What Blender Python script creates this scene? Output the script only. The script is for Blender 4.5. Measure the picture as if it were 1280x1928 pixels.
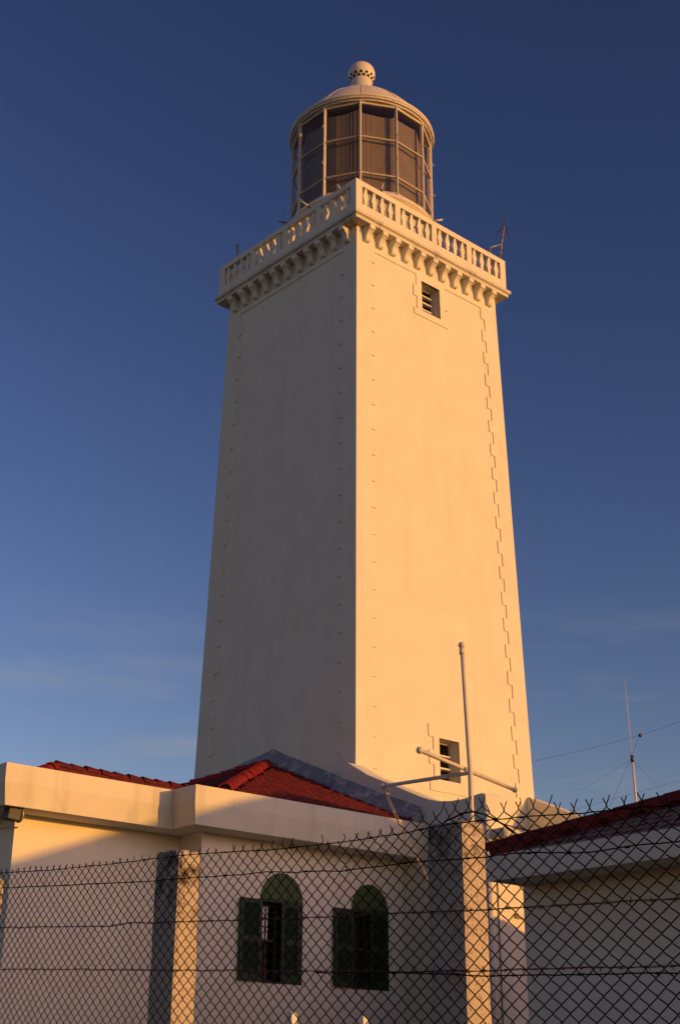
import bpy, math, random
from math import sin, cos, tan, pi, radians, sqrt, atan2
from mathutils import Vector, Matrix, noise

random.seed(7)
for o in list(bpy.data.objects):
    bpy.data.objects.remove(o)
SC = bpy.context.scene
COL = SC.collection

# ------------------------------------------------------------------ camera
EYE = 1.6                        # eye height; every z below is measured from the eye, EYE is added on linking
FPX, PITCH, ROLL = 2581.97, 0.39731566, -0.00538417     # focal length in pixels of the 1280 px wide photograph
YAW = radians(42.025)            # the buildings' axes: u runs right and away, w left and away
cam = bpy.data.cameras.new('camera')
cam.sensor_fit = 'HORIZONTAL'
cam.sensor_width = 36.0
cam.lens = FPX / 1280 * 36.0
cam.clip_start = 0.1
cam.clip_end = 20000
camo = bpy.data.objects.new('camera', cam)
COL.objects.link(camo)
camo.location = (0, 0, EYE)
camo.rotation_euler = (Matrix.Rotation(pi / 2 + PITCH, 3, 'X') @ Matrix.Rotation(-ROLL, 3, 'Z')).to_euler()
SC.camera = camo

# ------------------------------------------------------------------ sky, sun, exposure
SUN_AZ, SUN_EL = radians(-26.2), radians(6.0)
world = bpy.data.worlds.new('World')
SC.world = world
world.use_nodes = True
wn, wl = world.node_tree.nodes, world.node_tree.links
wn.clear()
w_out = wn.new('ShaderNodeOutputWorld')
w_bg = wn.new('ShaderNodeBackground')
w_bg.inputs['Strength'].default_value = 0.14
sky = wn.new('ShaderNodeTexSky')
sky.sky_type = 'NISHITA'
sky.sun_disc = False
sky.sun_elevation = SUN_EL
sky.sun_rotation = pi / 2 - SUN_AZ
sky.altitude = 0
sky.air_density = 1.0
sky.dust_density = 1.0
sky.ozone_density = 1.0
# the contrasty slide-film tone of the picture: one even curve and tint over the whole sky
wmin = wn.new('ShaderNodeVectorMath'); wmin.operation = 'MINIMUM'
wmin.inputs[1].default_value = (7.6, 7.0, 5.8)
wl.new(sky.outputs[0], wmin.inputs[0])
wgam = wn.new('ShaderNodeGamma'); wgam.inputs['Gamma'].default_value = 1.85
wl.new(wmin.outputs[0], wgam.inputs['Color'])
hs = wn.new('ShaderNodeVectorMath'); hs.operation = 'MULTIPLY'
hs.inputs[1].default_value = (0.48, 0.380, 0.55)
wl.new(wgam.outputs[0], hs.inputs[0])
# thin wisps of cloud low over the horizon
wtc = wn.new('ShaderNodeTexCoord')
wmap = wn.new('ShaderNodeMapping')
wmap.inputs['Scale'].default_value = (2.6, 2.6, 17.0)
wmap.inputs['Location'].default_value = (9.59, 4.9, 2.17)
wnz = wn.new('ShaderNodeTexNoise')
wnz.inputs['Scale'].default_value = 1.6
wnz.inputs['Detail'].default_value = 6
wnz.inputs['Roughness'].default_value = 0.55
wl.new(wtc.outputs['Generated'], wmap.inputs[0])
wl.new(wmap.outputs[0], wnz.inputs['Vector'])
wrp = wn.new('ShaderNodeMapRange')
wrp.inputs['From Min'].default_value = 0.52
wrp.inputs['From Max'].default_value = 0.72
wrp.inputs['To Max'].default_value = 0.45
wl.new(wnz.outputs['Fac'], wrp.inputs['Value'])
wsep = wn.new('ShaderNodeSeparateXYZ')
wl.new(wtc.outputs['Generated'], wsep.inputs[0])
wel = wn.new('ShaderNodeMapRange')
wel.inputs['From Min'].default_value = 0.33
wel.inputs['From Max'].default_value = 0.24
wel.inputs['To Min'].default_value = 0.0
wel.inputs['To Max'].default_value = 1.0
wl.new(wsep.outputs['Z'], wel.inputs['Value'])
wmul = wn.new('ShaderNodeMath'); wmul.operation = 'MULTIPLY'
wl.new(wrp.outputs[0], wmul.inputs[0]); wl.new(wel.outputs[0], wmul.inputs[1])
wmix = wn.new('ShaderNodeMix'); wmix.data_type = 'RGBA'
wl.new(wmul.outputs[0], wmix.inputs[0])
wl.new(hs.outputs[0], wmix.inputs[6])
wmix.inputs[7].default_value = (2.1, 2.25, 2.5, 1)
wl.new(wmix.outputs[2], w_bg.inputs['Color'])
wl.new(w_bg.outputs[0], w_out.inputs[0])

sun = bpy.data.lights.new('sun', 'SUN')
sun.energy = 3.6
sun.angle = radians(0.5)
sun.color = (1.0, 0.46, 0.055)
suno = bpy.data.objects.new('sun', sun)
COL.objects.link(suno)
sd = Vector((cos(SUN_EL) * cos(SUN_AZ), cos(SUN_EL) * sin(SUN_AZ), sin(SUN_EL)))
suno.rotation_euler = sd.to_track_quat('Z', 'Y').to_euler()
suno.location = (30, -15, 20)

SC.view_settings.view_transform = 'Standard'
SC.view_settings.look = 'None'
SC.view_settings.gamma = 1.0
SC.view_settings.exposure = 0.0
SC.view_settings.use_curve_mapping = False

# ------------------------------------------------------------------ helpers
UX, UY = cos(YAW), sin(YAW)

def xy(u, w):
    return (u * UX - w * UY, u * UY + w * UX)

def ray(px, py):                 # viewing direction of a pixel of the photograph, in u, w, z
    X, Y = px - 640, 964 - py
    c, s = cos(ROLL), sin(ROLL)
    X, Y = c * X + s * Y, -s * X + c * Y
    x = X / FPX
    y = cos(PITCH) - Y / FPX * sin(PITCH)
    z = sin(PITCH) + Y / FPX * cos(PITCH)
    return Vector((x * UX + y * UY, -x * UY + y * UX, z))

def on(px, py, axis, val):       # that pixel on a plane u, w or z = val
    d = ray(px, py)
    return d * (val / d[axis])

class MB:
    """collects faces for one mesh"""
    def __init__(self):
        self.v, self.f, self.sm = [], [], []
    def add(self, vs, fs, smooth=False):
        b = len(self.v)
        self.v += [tuple(p) for p in vs]
        for f in fs:
            self.f.append([b + i for i in f]); self.sm.append(smooth)
    def box(self, u0, u1, w0, w1, z0, z1):
        self.add([(u0, w0, z0), (u1, w0, z0), (u1, w1, z0), (u0, w1, z0),
                  (u0, w0, z1), (u1, w0, z1), (u1, w1, z1), (u0, w1, z1)],
                 [(3, 2, 1, 0), (4, 5, 6, 7), (0, 1, 5, 4), (1, 2, 6, 5), (2, 3, 7, 6), (3, 0, 4, 7)])
    def loft(self, rings, cap=True, smooth=False, closed=True):
        n = len(rings[0]); vs = [p for r in rings for p in r]; fs = []
        for k in range(len(rings) - 1):
            for i in range(n if closed else n - 1):
                j = (i + 1) % n
                fs.append((k * n + i, k * n + j, (k + 1) * n + j, (k + 1) * n + i))
        self.add(vs, fs, smooth)
        if cap:
            b = len(self.v) - len(vs)
            self.f.append([b + i for i in reversed(range(n))]); self.sm.append(False)
            self.f.append([b + (len(rings) - 1) * n + i for i in range(n)]); self.sm.append(False)
    def tube(self, pts, r, n=8, cap=True, smooth=True):
        pts = [Vector(p) for p in pts]
        rings = []; prev = None
        for i, p in enumerate(pts):
            a = pts[max(i - 1, 0)]; c = pts[min(i + 1, len(pts) - 1)]
            t = (c - a).normalized()
            ref = Vector((0, 0, 1)) if abs(t.z) < 0.9 else Vector((1, 0, 0))
            if prev is not None:
                x = (prev - t * prev.dot(t))
                x = x.normalized() if x.length > 1e-6 else t.cross(ref).normalized()
            else:
                x = t.cross(ref).normalized()
            prev = x; y = t.cross(x)
            rr = r[i] if isinstance(r, (list, tuple)) else r
            rings.append([p + (x * cos(2 * pi * k / n) + y * sin(2 * pi * k / n)) * rr for k in range(n)])
        self.loft(rings, cap, smooth)
    def lathe(self, prof, c, n=32, smooth=True, a0=0.0):
        rings = [[(c[0] + r * cos(a0 + 2 * pi * k / n), c[1] + r * sin(a0 + 2 * pi * k / n), z) for k in range(n)] for r, z in prof]
        self.loft(rings, True, smooth)
    def ball(self, c, r, n=14, m=8):
        self.lathe([(max(r * sin(pi * k / m), 1e-4), c[2] - r * cos(pi * k / m)) for k in range(m + 1)], c, n)
    def prism(self, poly, axis, a, b):
        """polygon in the plane normal to axis ('u': (w,z), 'w': (u,z), 'z': (u,w)), extruded from a to b"""
        def P(q, t):
            return {'u': (t, q[0], q[1]), 'w': (q[0], t, q[1]), 'z': (q[0], q[1], t)}[axis]
        self.loft([[P(q, a) for q in poly], [P(q, b) for q in poly]])

def material_slots(me, mats):
    for m in mats:
        me.materials.append(m)

def link(name, mb, mat, root=None, parent=None, kind=None, bevel=0.0, fix=True):
    """one mesh object; root is the thing's empty (u, w, z origin), parent the object it hangs under"""
    org = root['_o'] if root is not None else (0, 0, 0)
    me = bpy.data.meshes.new(name)
    me.from_pydata([(p[0] - org[0], p[1] - org[1], p[2] - org[2]) for p in mb.v], [], mb.f)
    me.polygons.foreach_set('use_smooth', mb.sm)
    if fix:
        import bmesh
        bm = bmesh.new(); bm.from_mesh(me)
        bmesh.ops.recalc_face_normals(bm, faces=bm.faces)
        bm.to_mesh(me); bm.free()
    me.materials.append(mat)
    o = bpy.data.objects.new(name, me)
    COL.objects.link(o)
    p = parent if parent is not None else root
    if p is not None:
        o.parent = p
    else:
        o.rotation_euler = (0, 0, YAW)
        o.location = (0, 0, EYE)
    if kind:
        o['kind'] = kind
    if bevel > 0:
        m = o.modifiers.new('edge', 'BEVEL'); m.width = bevel; m.segments = 2; m.limit_method = 'ANGLE'; m.angle_limit = radians(40)
    return o

def thing(name, label, cat, u, w, z, group=None):
    o = bpy.data.objects.new(name, None)
    COL.objects.link(o)
    o.empty_display_size = 0.3
    x, y = xy(u, w)
    o.location = (x, y, z + EYE)
    o.rotation_euler = (0, 0, YAW)
    o['_o'] = (u, w, z)
    o['label'] = label; o['category'] = cat
    if group: o['group'] = group
    return o

# ------------------------------------------------------------------ materials
def mat_base(name):
    m = bpy.data.materials.new(name); m.use_nodes = True
    nt = m.node_tree; b = nt.nodes['Principled BSDF']
    return m, nt, b

def nnode(nt, typ, **kw):
    n = nt.nodes.new(typ)
    for k, v in kw.items():
        n.inputs[k].default_value = v
    return n

def noise_tex(nt, scale, detail=4, rough=0.55, mapping=None, coord='Object'):
    tc = nt.nodes.new('ShaderNodeTexCoord')
    n = nnode(nt, 'ShaderNodeTexNoise', Scale=scale, Detail=detail, Roughness=rough)
    if mapping:
        mp = nt.nodes.new('ShaderNodeMapping'); mp.inputs['Scale'].default_value = mapping
        nt.links.new(tc.outputs[coord], mp.inputs[0]); nt.links.new(mp.outputs[0], n.inputs['Vector'])
    else:
        nt.links.new(tc.outputs[coord], n.inputs['Vector'])
    return n.outputs['Fac']

def mixc(nt, fac, a, b, blend='MIX'):
    m = nt.nodes.new('ShaderNodeMix'); m.data_type = 'RGBA'; m.blend_type = blend
    for i, x in ((0, fac), (6, a), (7, b)):
        if isinstance(x, (tuple, list)): m.inputs[i].default_value = (*x[:3], 1)
        elif isinstance(x, (int, float)): m.inputs[i].default_value = x
        else: nt.links.new(x, m.inputs[i])
    return m.outputs[2]

def rng(nt, x, a, b, c=0.0, d=1.0):
    m = nt.nodes.new('ShaderNodeMapRange')
    m.inputs['From Min'].default_value = a; m.inputs['From Max'].default_value = b
    m.inputs['To Min'].default_value = c; m.inputs['To Max'].default_value = d
    nt.links.new(x, m.inputs['Value'])
    return m.outputs[0]

def bump(nt, b, h, strength, dist, prev=None):
    n = nt.nodes.new('ShaderNodeBump')
    n.inputs['Strength'].default_value = strength; n.inputs['Distance'].default_value = dist
    nt.links.new(h, n.inputs['Height'])
    if prev is not None: nt.links.new(prev, n.inputs['Normal'])
    nt.links.new(n.outputs[0], b.inputs['Normal'])
    return n.outputs[0]

def plaster(name, col, stain=(0.42, 0.38, 0.33), amount=0.35, rough=0.9, fine=0.5):
    m, nt, b = mat_base(name)
    big = rng(nt, noise_tex(nt, 1.1, 8, 0.68), 0.40, 0.66)
    streak = rng(nt, noise_tex(nt, 1.0, 5, 0.65, (2.6, 2.6, 0.16)), 0.52, 0.78)
    spot = rng(nt, noise_tex(nt, 9.0, 5, 0.7), 0.60, 0.80)
    dark = tuple(c * 0.92 for c in col)
    c1 = mixc(nt, big, col, dark)
    st = nt.nodes.new('ShaderNodeMath'); st.operation = 'MULTIPLY'; st.inputs[1].default_value = amount
    nt.links.new(streak, st.inputs[0])
    c2 = mixc(nt, st.outputs[0], c1, stain)
    sp = nt.nodes.new('ShaderNodeMath'); sp.operation = 'MULTIPLY'; sp.inputs[1].default_value = amount * 0.5
    nt.links.new(spot, sp.inputs[0])
    c3 = mixc(nt, sp.outputs[0], c2, stain)
    nt.links.new(c3, b.inputs['Base Color'])
    b.inputs['Roughness'].default_value = rough
    b.inputs['Specular IOR Level'].default_value = 0.2
    n1 = bump(nt, b, noise_tex(nt, 3.0, 4), 0.25 * fine, 0.02)
    bump(nt, b, noise_tex(nt, 70.0, 3), 0.35 * fine, 0.006, n1)
    return m

def simple(name, col, rough=0.6, metal=0.0, var=0.15, scale=8.0, bmp=0.0, bscale=40, spec=0.4):
    m, nt, b = mat_base(name)
    f = rng(nt, noise_tex(nt, scale, 5, 0.6), 0.3, 0.7)
    lo = tuple(c * (1 - var) for c in col); hi = tuple(min(1, c * (1 + var)) for c in col)
    nt.links.new(mixc(nt, f, lo, hi), b.inputs['Base Color'])
    b.inputs['Roughness'].default_value = rough
    b.inputs['Metallic'].default_value = metal
    b.inputs['Specular IOR Level'].default_value = spec
    if bmp: bump(nt, b, noise_tex(nt, bscale, 4), bmp, 0.01)
    return m

def blotchy(name, col, patch, scale, lo, hi, rough=0.85, bmp=0.5, bscale=30):
    m, nt, b = mat_base(name)
    f = rng(nt, noise_tex(nt, scale, 6, 0.7), lo, hi)
    g = rng(nt, noise_tex(nt, scale * 6, 4, 0.6), 0.3, 0.7, 0.75, 1.1)
    c = mixc(nt, f, col, patch)
    c = mixc(nt, 1.0, c, g, 'MULTIPLY')
    nt.links.new(c, b.inputs['Base Color'])
    b.inputs['Roughness'].default_value = rough
    b.inputs['Specular IOR Level'].default_value = 0.25
    bump(nt, b, noise_tex(nt, bscale, 5), bmp, 0.01)
    return m

M = {}
M['plaster'] = plaster('white_painted_plaster', (0.745, 0.695, 0.56), amount=0.22)
M['plaster_trim'] = plaster('white_painted_trim', (0.73, 0.68, 0.55), amount=0.30)
M['plaster_worn'] = plaster('weathered_trim', (0.64, 0.58, 0.47), stain=(0.17, 0.13, 0.10), amount=0.75)
M['house'] = plaster('house_plaster', (0.80, 0.71, 0.57), amount=0.20)
M['fascia'] = plaster('fascia_plaster', (0.73, 0.66, 0.52), stain=(0.30, 0.25, 0.20), amount=0.45)
M['shed'] = plaster('shed_plaster', (0.66, 0.60, 0.52), amount=0.3)
M['tile'] = blotchy('red_clay_tile', (0.135, 0.008, 0.009), (0.045, 0.007, 0.008), 9.0, 0.40, 0.66, 0.75, 0.3)
M['cap'] = blotchy('red_ridge_tile', (0.25, 0.013, 0.012), (0.15, 0.011, 0.011), 5.0, 0.45, 0.75, 0.7, 0.3)
M['flash'] = blotchy('grey_roof_sealant', (0.23, 0.24, 0.26), (0.52, 0.50, 0.48), 3.2, 0.50, 0.66, 0.7, 0.9, 9)
M['metal_white'] = blotchy('worn_cream_metal', (0.62, 0.54, 0.45), (0.22, 0.10, 0.05), 14.0, 0.56, 0.72, 0.5, 0.2, 60)
M['dome'] = simple('cream_painted_dome', (0.70, 0.60, 0.50), 0.55, 0, 0.06, 2.0, 0.12, 30)
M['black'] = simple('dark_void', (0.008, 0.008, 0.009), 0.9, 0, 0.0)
M['green'] = simple('dark_green_paint', (0.007, 0.026, 0.008), 0.6, 0, 0.3, 6.0, 0.2, 50)
M['green_light'] = simple('green_board_paint', (0.052, 0.088, 0.026), 0.65, 0, 0.25, 5.0, 0.2, 50)
M['curtain'] = simple('drab_curtain', (0.235, 0.185, 0.145), 0.95, 0, 0.12, 3.0)
M['rust'] = simple('rusted_wire', (0.004, 0.003, 0.003), 0.9, 0.0, 0.5, 30, spec=0.1)
M['barb'] = simple('rusted_barbed_wire', (0.075, 0.028, 0.016), 0.8, 0.2, 0.4, 30)
M['pole'] = simple('cream_painted_pipe', (0.62, 0.54, 0.47), 0.45, 0, 0.08, 6.0, 0.05)
M['rope'] = simple('pale_rope', (0.45, 0.36, 0.26), 0.9, 0, 0.2, 30)
M['grey_metal'] = simple('dull_grey_metal', (0.30, 0.28, 0.26), 0.5, 0.5, 0.2, 20)
M['dark_metal'] = simple('dark_weathered_metal', (0.06, 0.055, 0.05), 0.6, 0.4, 0.3, 20)
M['white_wood'] = plaster('white_painted_wood', (0.75, 0.71, 0.64), amount=0.3)
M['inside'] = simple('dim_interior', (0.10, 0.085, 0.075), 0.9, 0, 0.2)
M['blind'] = simple('pale_window_blind', (0.20, 0.19, 0.17), 0.8, 0, 0.15)

def stone_post():
    m, nt, b = mat_base('rough_granite_post')
    base = rng(nt, noise_tex(nt, 2.2, 5), 0.35, 0.7)
    c = mixc(nt, base, (0.68, 0.58, 0.48), (0.56, 0.48, 0.40))
    v = nnode(nt, 'ShaderNodeTexVoronoi', Scale=75.0)
    tc = nt.nodes.new('ShaderNodeTexCoord'); mp = nt.nodes.new('ShaderNodeMapping'); mp.inputs['Scale'].default_value = (1, 1, 0.55)
    nt.links.new(tc.outputs['Object'], mp.inputs[0]); nt.links.new(mp.outputs[0], v.inputs['Vector'])
    pit = rng(nt, v.outputs['Distance'], 0.16, 0.42, 1.0, 0.0)
    sel = rng(nt, noise_tex(nt, 34, 2), 0.48, 0.56)
    mm = nt.nodes.new('ShaderNodeMath'); mm.operation = 'MULTIPLY'
    nt.links.new(pit, mm.inputs[0]); nt.links.new(sel, mm.inputs[1])
    c = mixc(nt, mm.outputs[0], c, (0.17, 0.10, 0.065))
    # dark lichen near the weathered top
    sep = nt.nodes.new('ShaderNodeSeparateXYZ'); nt.links.new(tc.outputs['Object'], sep.inputs[0])
    hgt = rng(nt, sep.outputs['Z'], 2.62, 2.92)
    ln = rng(nt, noise_tex(nt, 11, 6, 0.7), 0.42, 0.62)
    ml = nt.nodes.new('ShaderNodeMath'); ml.operation = 'MULTIPLY'
    nt.links.new(hgt, ml.inputs[0]); nt.links.new(ln, ml.inputs[1])
    c = mixc(nt, ml.outputs[0], c, (0.06, 0.048, 0.04))
    nt.links.new(c, b.inputs['Base Color'])
    b.inputs['Roughness'].default_value = 0.95
    b.inputs['Specular IOR Level'].default_value = 0.15
    n1 = bump(nt, b, noise_tex(nt, 48, 5, 0.7), 1.0, 0.02)
    bump(nt, b, pit, -0.9, 0.014, n1)
    return m
M['post'] = stone_post()

def pane_glass():
    m, nt, b = mat_base('lantern_glass')
    out = nt.nodes['Material Output']
    nt.nodes.remove(b)
    tr = nnode(nt, 'ShaderNodeBsdfTransparent', Color=(0.86, 0.84, 0.82, 1))
    gl = nnode(nt, 'ShaderNodeBsdfGlossy', Roughness=0.03)
    lw = nnode(nt, 'ShaderNodeLayerWeight', Blend=0.5)
    pw = nt.nodes.new('ShaderNodeMath'); pw.operation = 'POWER'; pw.inputs[1].default_value = 5.0
    nt.links.new(lw.outputs['Facing'], pw.inputs[0])
    fr = nt.nodes.new('ShaderNodeMath'); fr.operation = 'MULTIPLY_ADD'; fr.inputs[1].default_value = 0.8; fr.inputs[2].default_value = 0.045
    nt.links.new(pw.outputs[0], fr.inputs[0])
    mx = nt.nodes.new('ShaderNodeMixShader')
    nt.links.new(fr.outputs[0], mx.inputs[0]); nt.links.new(tr.outputs[0], mx.inputs[1]); nt.links.new(gl.outputs[0], mx.inputs[2])
    nt.links.new(mx.outputs[0], out.inputs['Surface'])
    return m
M['glass'] = pane_glass()
dg, dnt, db = mat_base('dark_window_glass')
db.inputs['Base Color'].default_value = (0.012, 0.013, 0.015, 1)
db.inputs['Roughness'].default_value = 0.12
M['dark_glass'] = dg

# ------------------------------------------------------------------ ground
GR = 0.5                         # plateau height under the buildings
def ground_z(x, y):              # world height of the hill (eye at 1.6)
    r = sqrt((x - 3) ** 2 + (y - 32) ** 2)
    s = min(max((23 - r) / 12, 0), 1); s = s * s * (3 - 2 * s)
    far = max(0.0, sqrt(x * x + y * y) - 70)
    return (GR + EYE) * s + 0.25 * noise.noise((x * 0.12, y * 0.12, 3.1)) * (1 - s) * (1 if far == 0 else 0) - min(far * 0.06, 25.0)

def build_ground():
    xs = sorted(set([-6000, -2500, -900, -400, -200, -120, -80] + [i * 2.0 for i in range(-30, 41)] + [100, 140, 220, 400, 900, 2500, 6000]))
    ys = sorted(set([-6000, -2500, -900, -400, -200, -120, -80] + [i * 2.0 for i in range(-20, 41)] + [100, 140, 220, 400, 900, 2500, 6000]))
    mb = MB()
    vs = [(x, y, ground_z(x, y)) for y in ys for x in xs]
    n = len(xs)
    mb.add(vs, [(j * n + i, j * n + i + 1, (j + 1) * n + i + 1, (j + 1) * n + i) for j in range(len(ys) - 1) for i in range(n - 1)], True)
    o = link('ground', mb, blotchy('dry_grass_ground', (0.11, 0.105, 0.045), (0.19, 0.15, 0.09), 0.35, 0.4, 0.65, 0.95, 0.8, 5))
    o.rotation_euler = (0, 0, 0); o.location = (0, 0, 0)
    o['kind'] = 'structure'
build_ground()

# ------------------------------------------------------------------ lighthouse
TU, TW = 22.932, 24.571          # axis of the tower
S = 20.8
def half(z): return (0.25270853 + 0.04191687 * (1 - z / S)) * S / 2

tower = thing('lighthouse', 'tall square white lighthouse tower with corbelled balcony and round glazed lantern', 'lighthouse', TU, TW, GR)

def tower_wall():
    zt = 20.66
    wins = [(22.62, 23.29, 6.48, 7.45), (22.62, 23.31, 18.98, 19.91)]
    rows = [GR - 0.6, 6.48, 7.45, 18.98, 19.91, zt]
    mb = MB()
    zb = rows[0]
    # three plain sides
    def c(su, sw, z): return (TU + su * half(z), TW + sw * half(z), z)
    for a, b_ in (((-1, 1), (-1, -1)), ((1, -1), (1, 1)), ((1, 1), (-1, 1))):
        mb.add([c(*a, zb), c(*b_, zb), c(*b_, zt), c(*a, zt)], [(0, 1, 2, 3)])
    # the sunlit side, with its two openings
    wf = lambda z: TW - half(z)
    for i in range(5):
        z0, z1 = rows[i], rows[i + 1]
        hole = None
        for W_ in wins:
            if abs(W_[2] - z0) < 1e-6: hole = W_
        wv = hole or wins[0]
        e0 = [TU - half(z0), wv[0], wv[1], TU + half(z0)]
        e1 = [TU - half(z1), wv[0], wv[1], TU + half(z1)]
        for k in range(3):
            if hole and k == 1: continue
            mb.add([(e0[k], wf(z0), z0), (e0[k + 1], wf(z0), z0), (e1[k + 1], wf(z1), z1), (e1[k], wf(z1), z1)], [(0, 1, 2, 3)])
    for (u0, u1, z0, z1) in wins:               # the reveals
        d = 0.34
        f0, f1 = wf(z0), wf(z1); bk = f0 + d
        A = [(u0, f0, z0), (u1, f0, z0), (u1, f1, z1), (u0, f1, z1)]
        B = [(u0, bk, z0), (u1, bk, z0), (u1, bk, z1), (u0, bk, z1)]
        mb.add(A + B, [(0, 1, 5, 4), (1, 2, 6, 5), (2, 3, 7, 6), (3, 0, 4, 7)])
    return mb
link('wall', tower_wall(), M['plaster'], tower, fix=False)

def facing(mb, side, a0, a1, z0, z1, proud=0.02, deep=0.05):
    """block lying on a tapered side of the tower: a runs along the side"""
    def P(a, z, p):
        h = half(z)
        if side == 'R': return (a, TW - h - p, z)
        if side == 'L': return (TU - h - p, a, z)
        if side == 'B': return (TU + h + p, a, z)
        return (a, TW + h + p, z)
    vs = [P(a0, z0, proud), P(a1, z0, proud), P(a1, z1, proud), P(a0, z1, proud),
          P(a0, z0, -deep), P(a1, z0, -deep), P(a1, z1, -deep), P(a0, z1, -deep)]
    mb.add(vs, [(0, 1, 2, 3), (7, 6, 5, 4), (0, 4, 5, 1), (1, 5, 6, 2), (2, 6, 7, 3), (3, 7, 4, 0)])

PR = 0.024
NQ = 56
CH = (20.04 - GR) / NQ
for (su, sw) in ((-1, -1), (1, -1), (-1, 1)):          # stones of the three corners in view
    for i in range(NQ):
        z0 = GR + i * CH; z1 = z0 + CH - 0.0008
        # long and short ends alternate
        la = 0.62 if i % 2 else 0.48
        lb = 0.48 if i % 2 else 0.62
        rings = []
        for z in (z0, z1):
            h = half(z); cu, cw = TU + su * (h + PR), TW + sw * (h + PR)
            iu, iw = TU + su * (h - 0.04), TW + sw * (h - 0.04)
            ua, wb = TU + su * (h - la), TW + sw * (h - lb)
            rings.append([(cu, cw, z), (ua, cw, z), (ua, iw, z), (iu, iw, z), (iu, wb, z), (cu, wb, z)])
        mb = MB(); mb.loft(rings)
        link('quoin', mb, M['plaster'], tower)

mb = MB()                                              # plain band under the balcony
for z0, z1 in ((20.04, 20.61),):
    h0, h1 = half(z0) + PR, half(z1) + PR
    q0, q1 = half(z0) - 0.05, half(z1) - 0.05
    ring = lambda h, z: [(TU - h, TW - h, z), (TU + h, TW - h, z), (TU + h, TW + h, z), (TU - h, TW + h, z)]
    mb.loft([ring(q0, z0), ring(h0, z0), ring(h1, z1), ring(q1, z1)], cap=False)
link('frieze', mb, M['plaster'], tower)

def surround(hole, bands):
    mb = MB()
    u0, u1, h0, h1 = hole
    cu = (u0 + u1) / 2
    for (z0, z1, ext) in bands:
        if z1 <= h0 + 1e-6 or z0 >= h1 - 1e-6:
            facing(mb, 'R', cu - ext, cu + ext, z0, z1, PR)
        else:
            facing(mb, 'R', cu - ext, u0, z0, z1, PR)
            facing(mb, 'R', u1, cu + ext, z0, z1, PR)
    return mb
W_LO = (22.62, 23.29, 6.48, 7.45)
W_HI = (22.62, 23.31, 18.98, 19.91)
link('window_surround', surround(W_LO, [(6.2, 6.48, .67), (6.48, 6.80, .525), (6.80, 7.14, .67), (7.14, 7.45, .525), (7.45, 7.74, .67)]), M['plaster'], tower)
link('window_surround', surround(W_HI, [(18.79, 18.98, .655), (18.98, 19.35, .53), (19.35, 19.70, .655), (19.70, 19.91, .54), (19.91, 20.04, .54)]), M['plaster'], tower)

def tower_window(hole, nbar, tilt):
    u0, u1, z0, z1 = hole
    wf = TW - half(z0) + 0.27
    f = MB()
    t = 0.045
    f.box(u0, u1, wf, wf + .06, z1 - t, z1); f.box(u0, u1, wf, wf + .06, z0, z0 + t)
    f.box(u0, u0 + t, wf, wf + .06, z0 + t, z1 - t); f.box(u1 - t, u1, wf, wf + .06, z0 + t, z1 - t)
    fo = link('window', f, M['metal_white'], tower)
    hh = (z1 - z0 - 2 * t) / nbar
    for k in range(nbar):
        za, zb_ = z0 + t + k * hh, z0 + t + (k + 1) * hh
        if k:
            b = MB()
            b.prism([(wf - .05, za + .025), (wf + .045, za + .012), (wf + .045, za - .022), (wf - .05, za - .012)], 'u', u0 + t, u1 - t)
            link('glazing_bar', b, M['plaster_trim'], tower, fo)
        p = MB(); p.box(u0 + t, u1 - t, wf + .035, wf + .043, za + .012, zb_ - .022)
        link('pane', p, M['glass'], tower, fo)
    bk = MB()
    bk.box(u0 + t, u0 + .26, wf + .12, wf + .13, z0 + t, z1 - t)
    link('blind', bk, M['blind'], tower, fo)
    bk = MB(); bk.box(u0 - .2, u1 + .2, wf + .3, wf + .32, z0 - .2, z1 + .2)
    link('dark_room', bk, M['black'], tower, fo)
tower_window(W_LO, 3, 0)
tower_window(W_HI, 4, 0)

# balcony: slab, lip, corbels
def square(h, z): return [(TU - h, TW - h, z), (TU + h, TW - h, z), (TU + h, TW + h, z), (TU - h, TW + h, z)]
mb = MB()
mb.loft([square(2.93, 20.612), square(2.93, 20.70), square(2.955, 20.715), square(2.99, 20.73), square(2.99, 20.815), square(2.97, 20.83)])
link('balcony_slab', mb, M['plaster_worn'], tower, bevel=0.006)

CP = [(.30, 20.608), (.30, 20.49), (.262, 20.482), (.25, 20.468), (.205, 20.43), (.168, 20.375), (.148, 20.32), (.14, 20.262), (.125, 20.225), (.095, 20.20), (.03, 20.19), (-.06, 20.19), (-.06, 20.608)]
for side in 'RLBK':
    for i in range(11):
        a = -2.345 + i * 0.469
        mb = MB()
        h = half(20.4)
        rings = []
        for s_ in (-.09, .09):
            r_ = []
            for p, z in CP:
                n_ = h + p
                wv = a + s_ * (1.0 if z > 20.47 else 0.9)
                r_.append({'R': (TU + wv, TW - n_, z), 'L': (TU - n_, TW + wv, z), 'B': (TU + n_, TW + wv, z), 'K': (TU + wv, TW + n_, z)}[side])
            rings.append(r_)
        mb.loft(rings)
        link('corbel', mb, M['plaster_trim'], tower, bevel=0.006)

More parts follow.
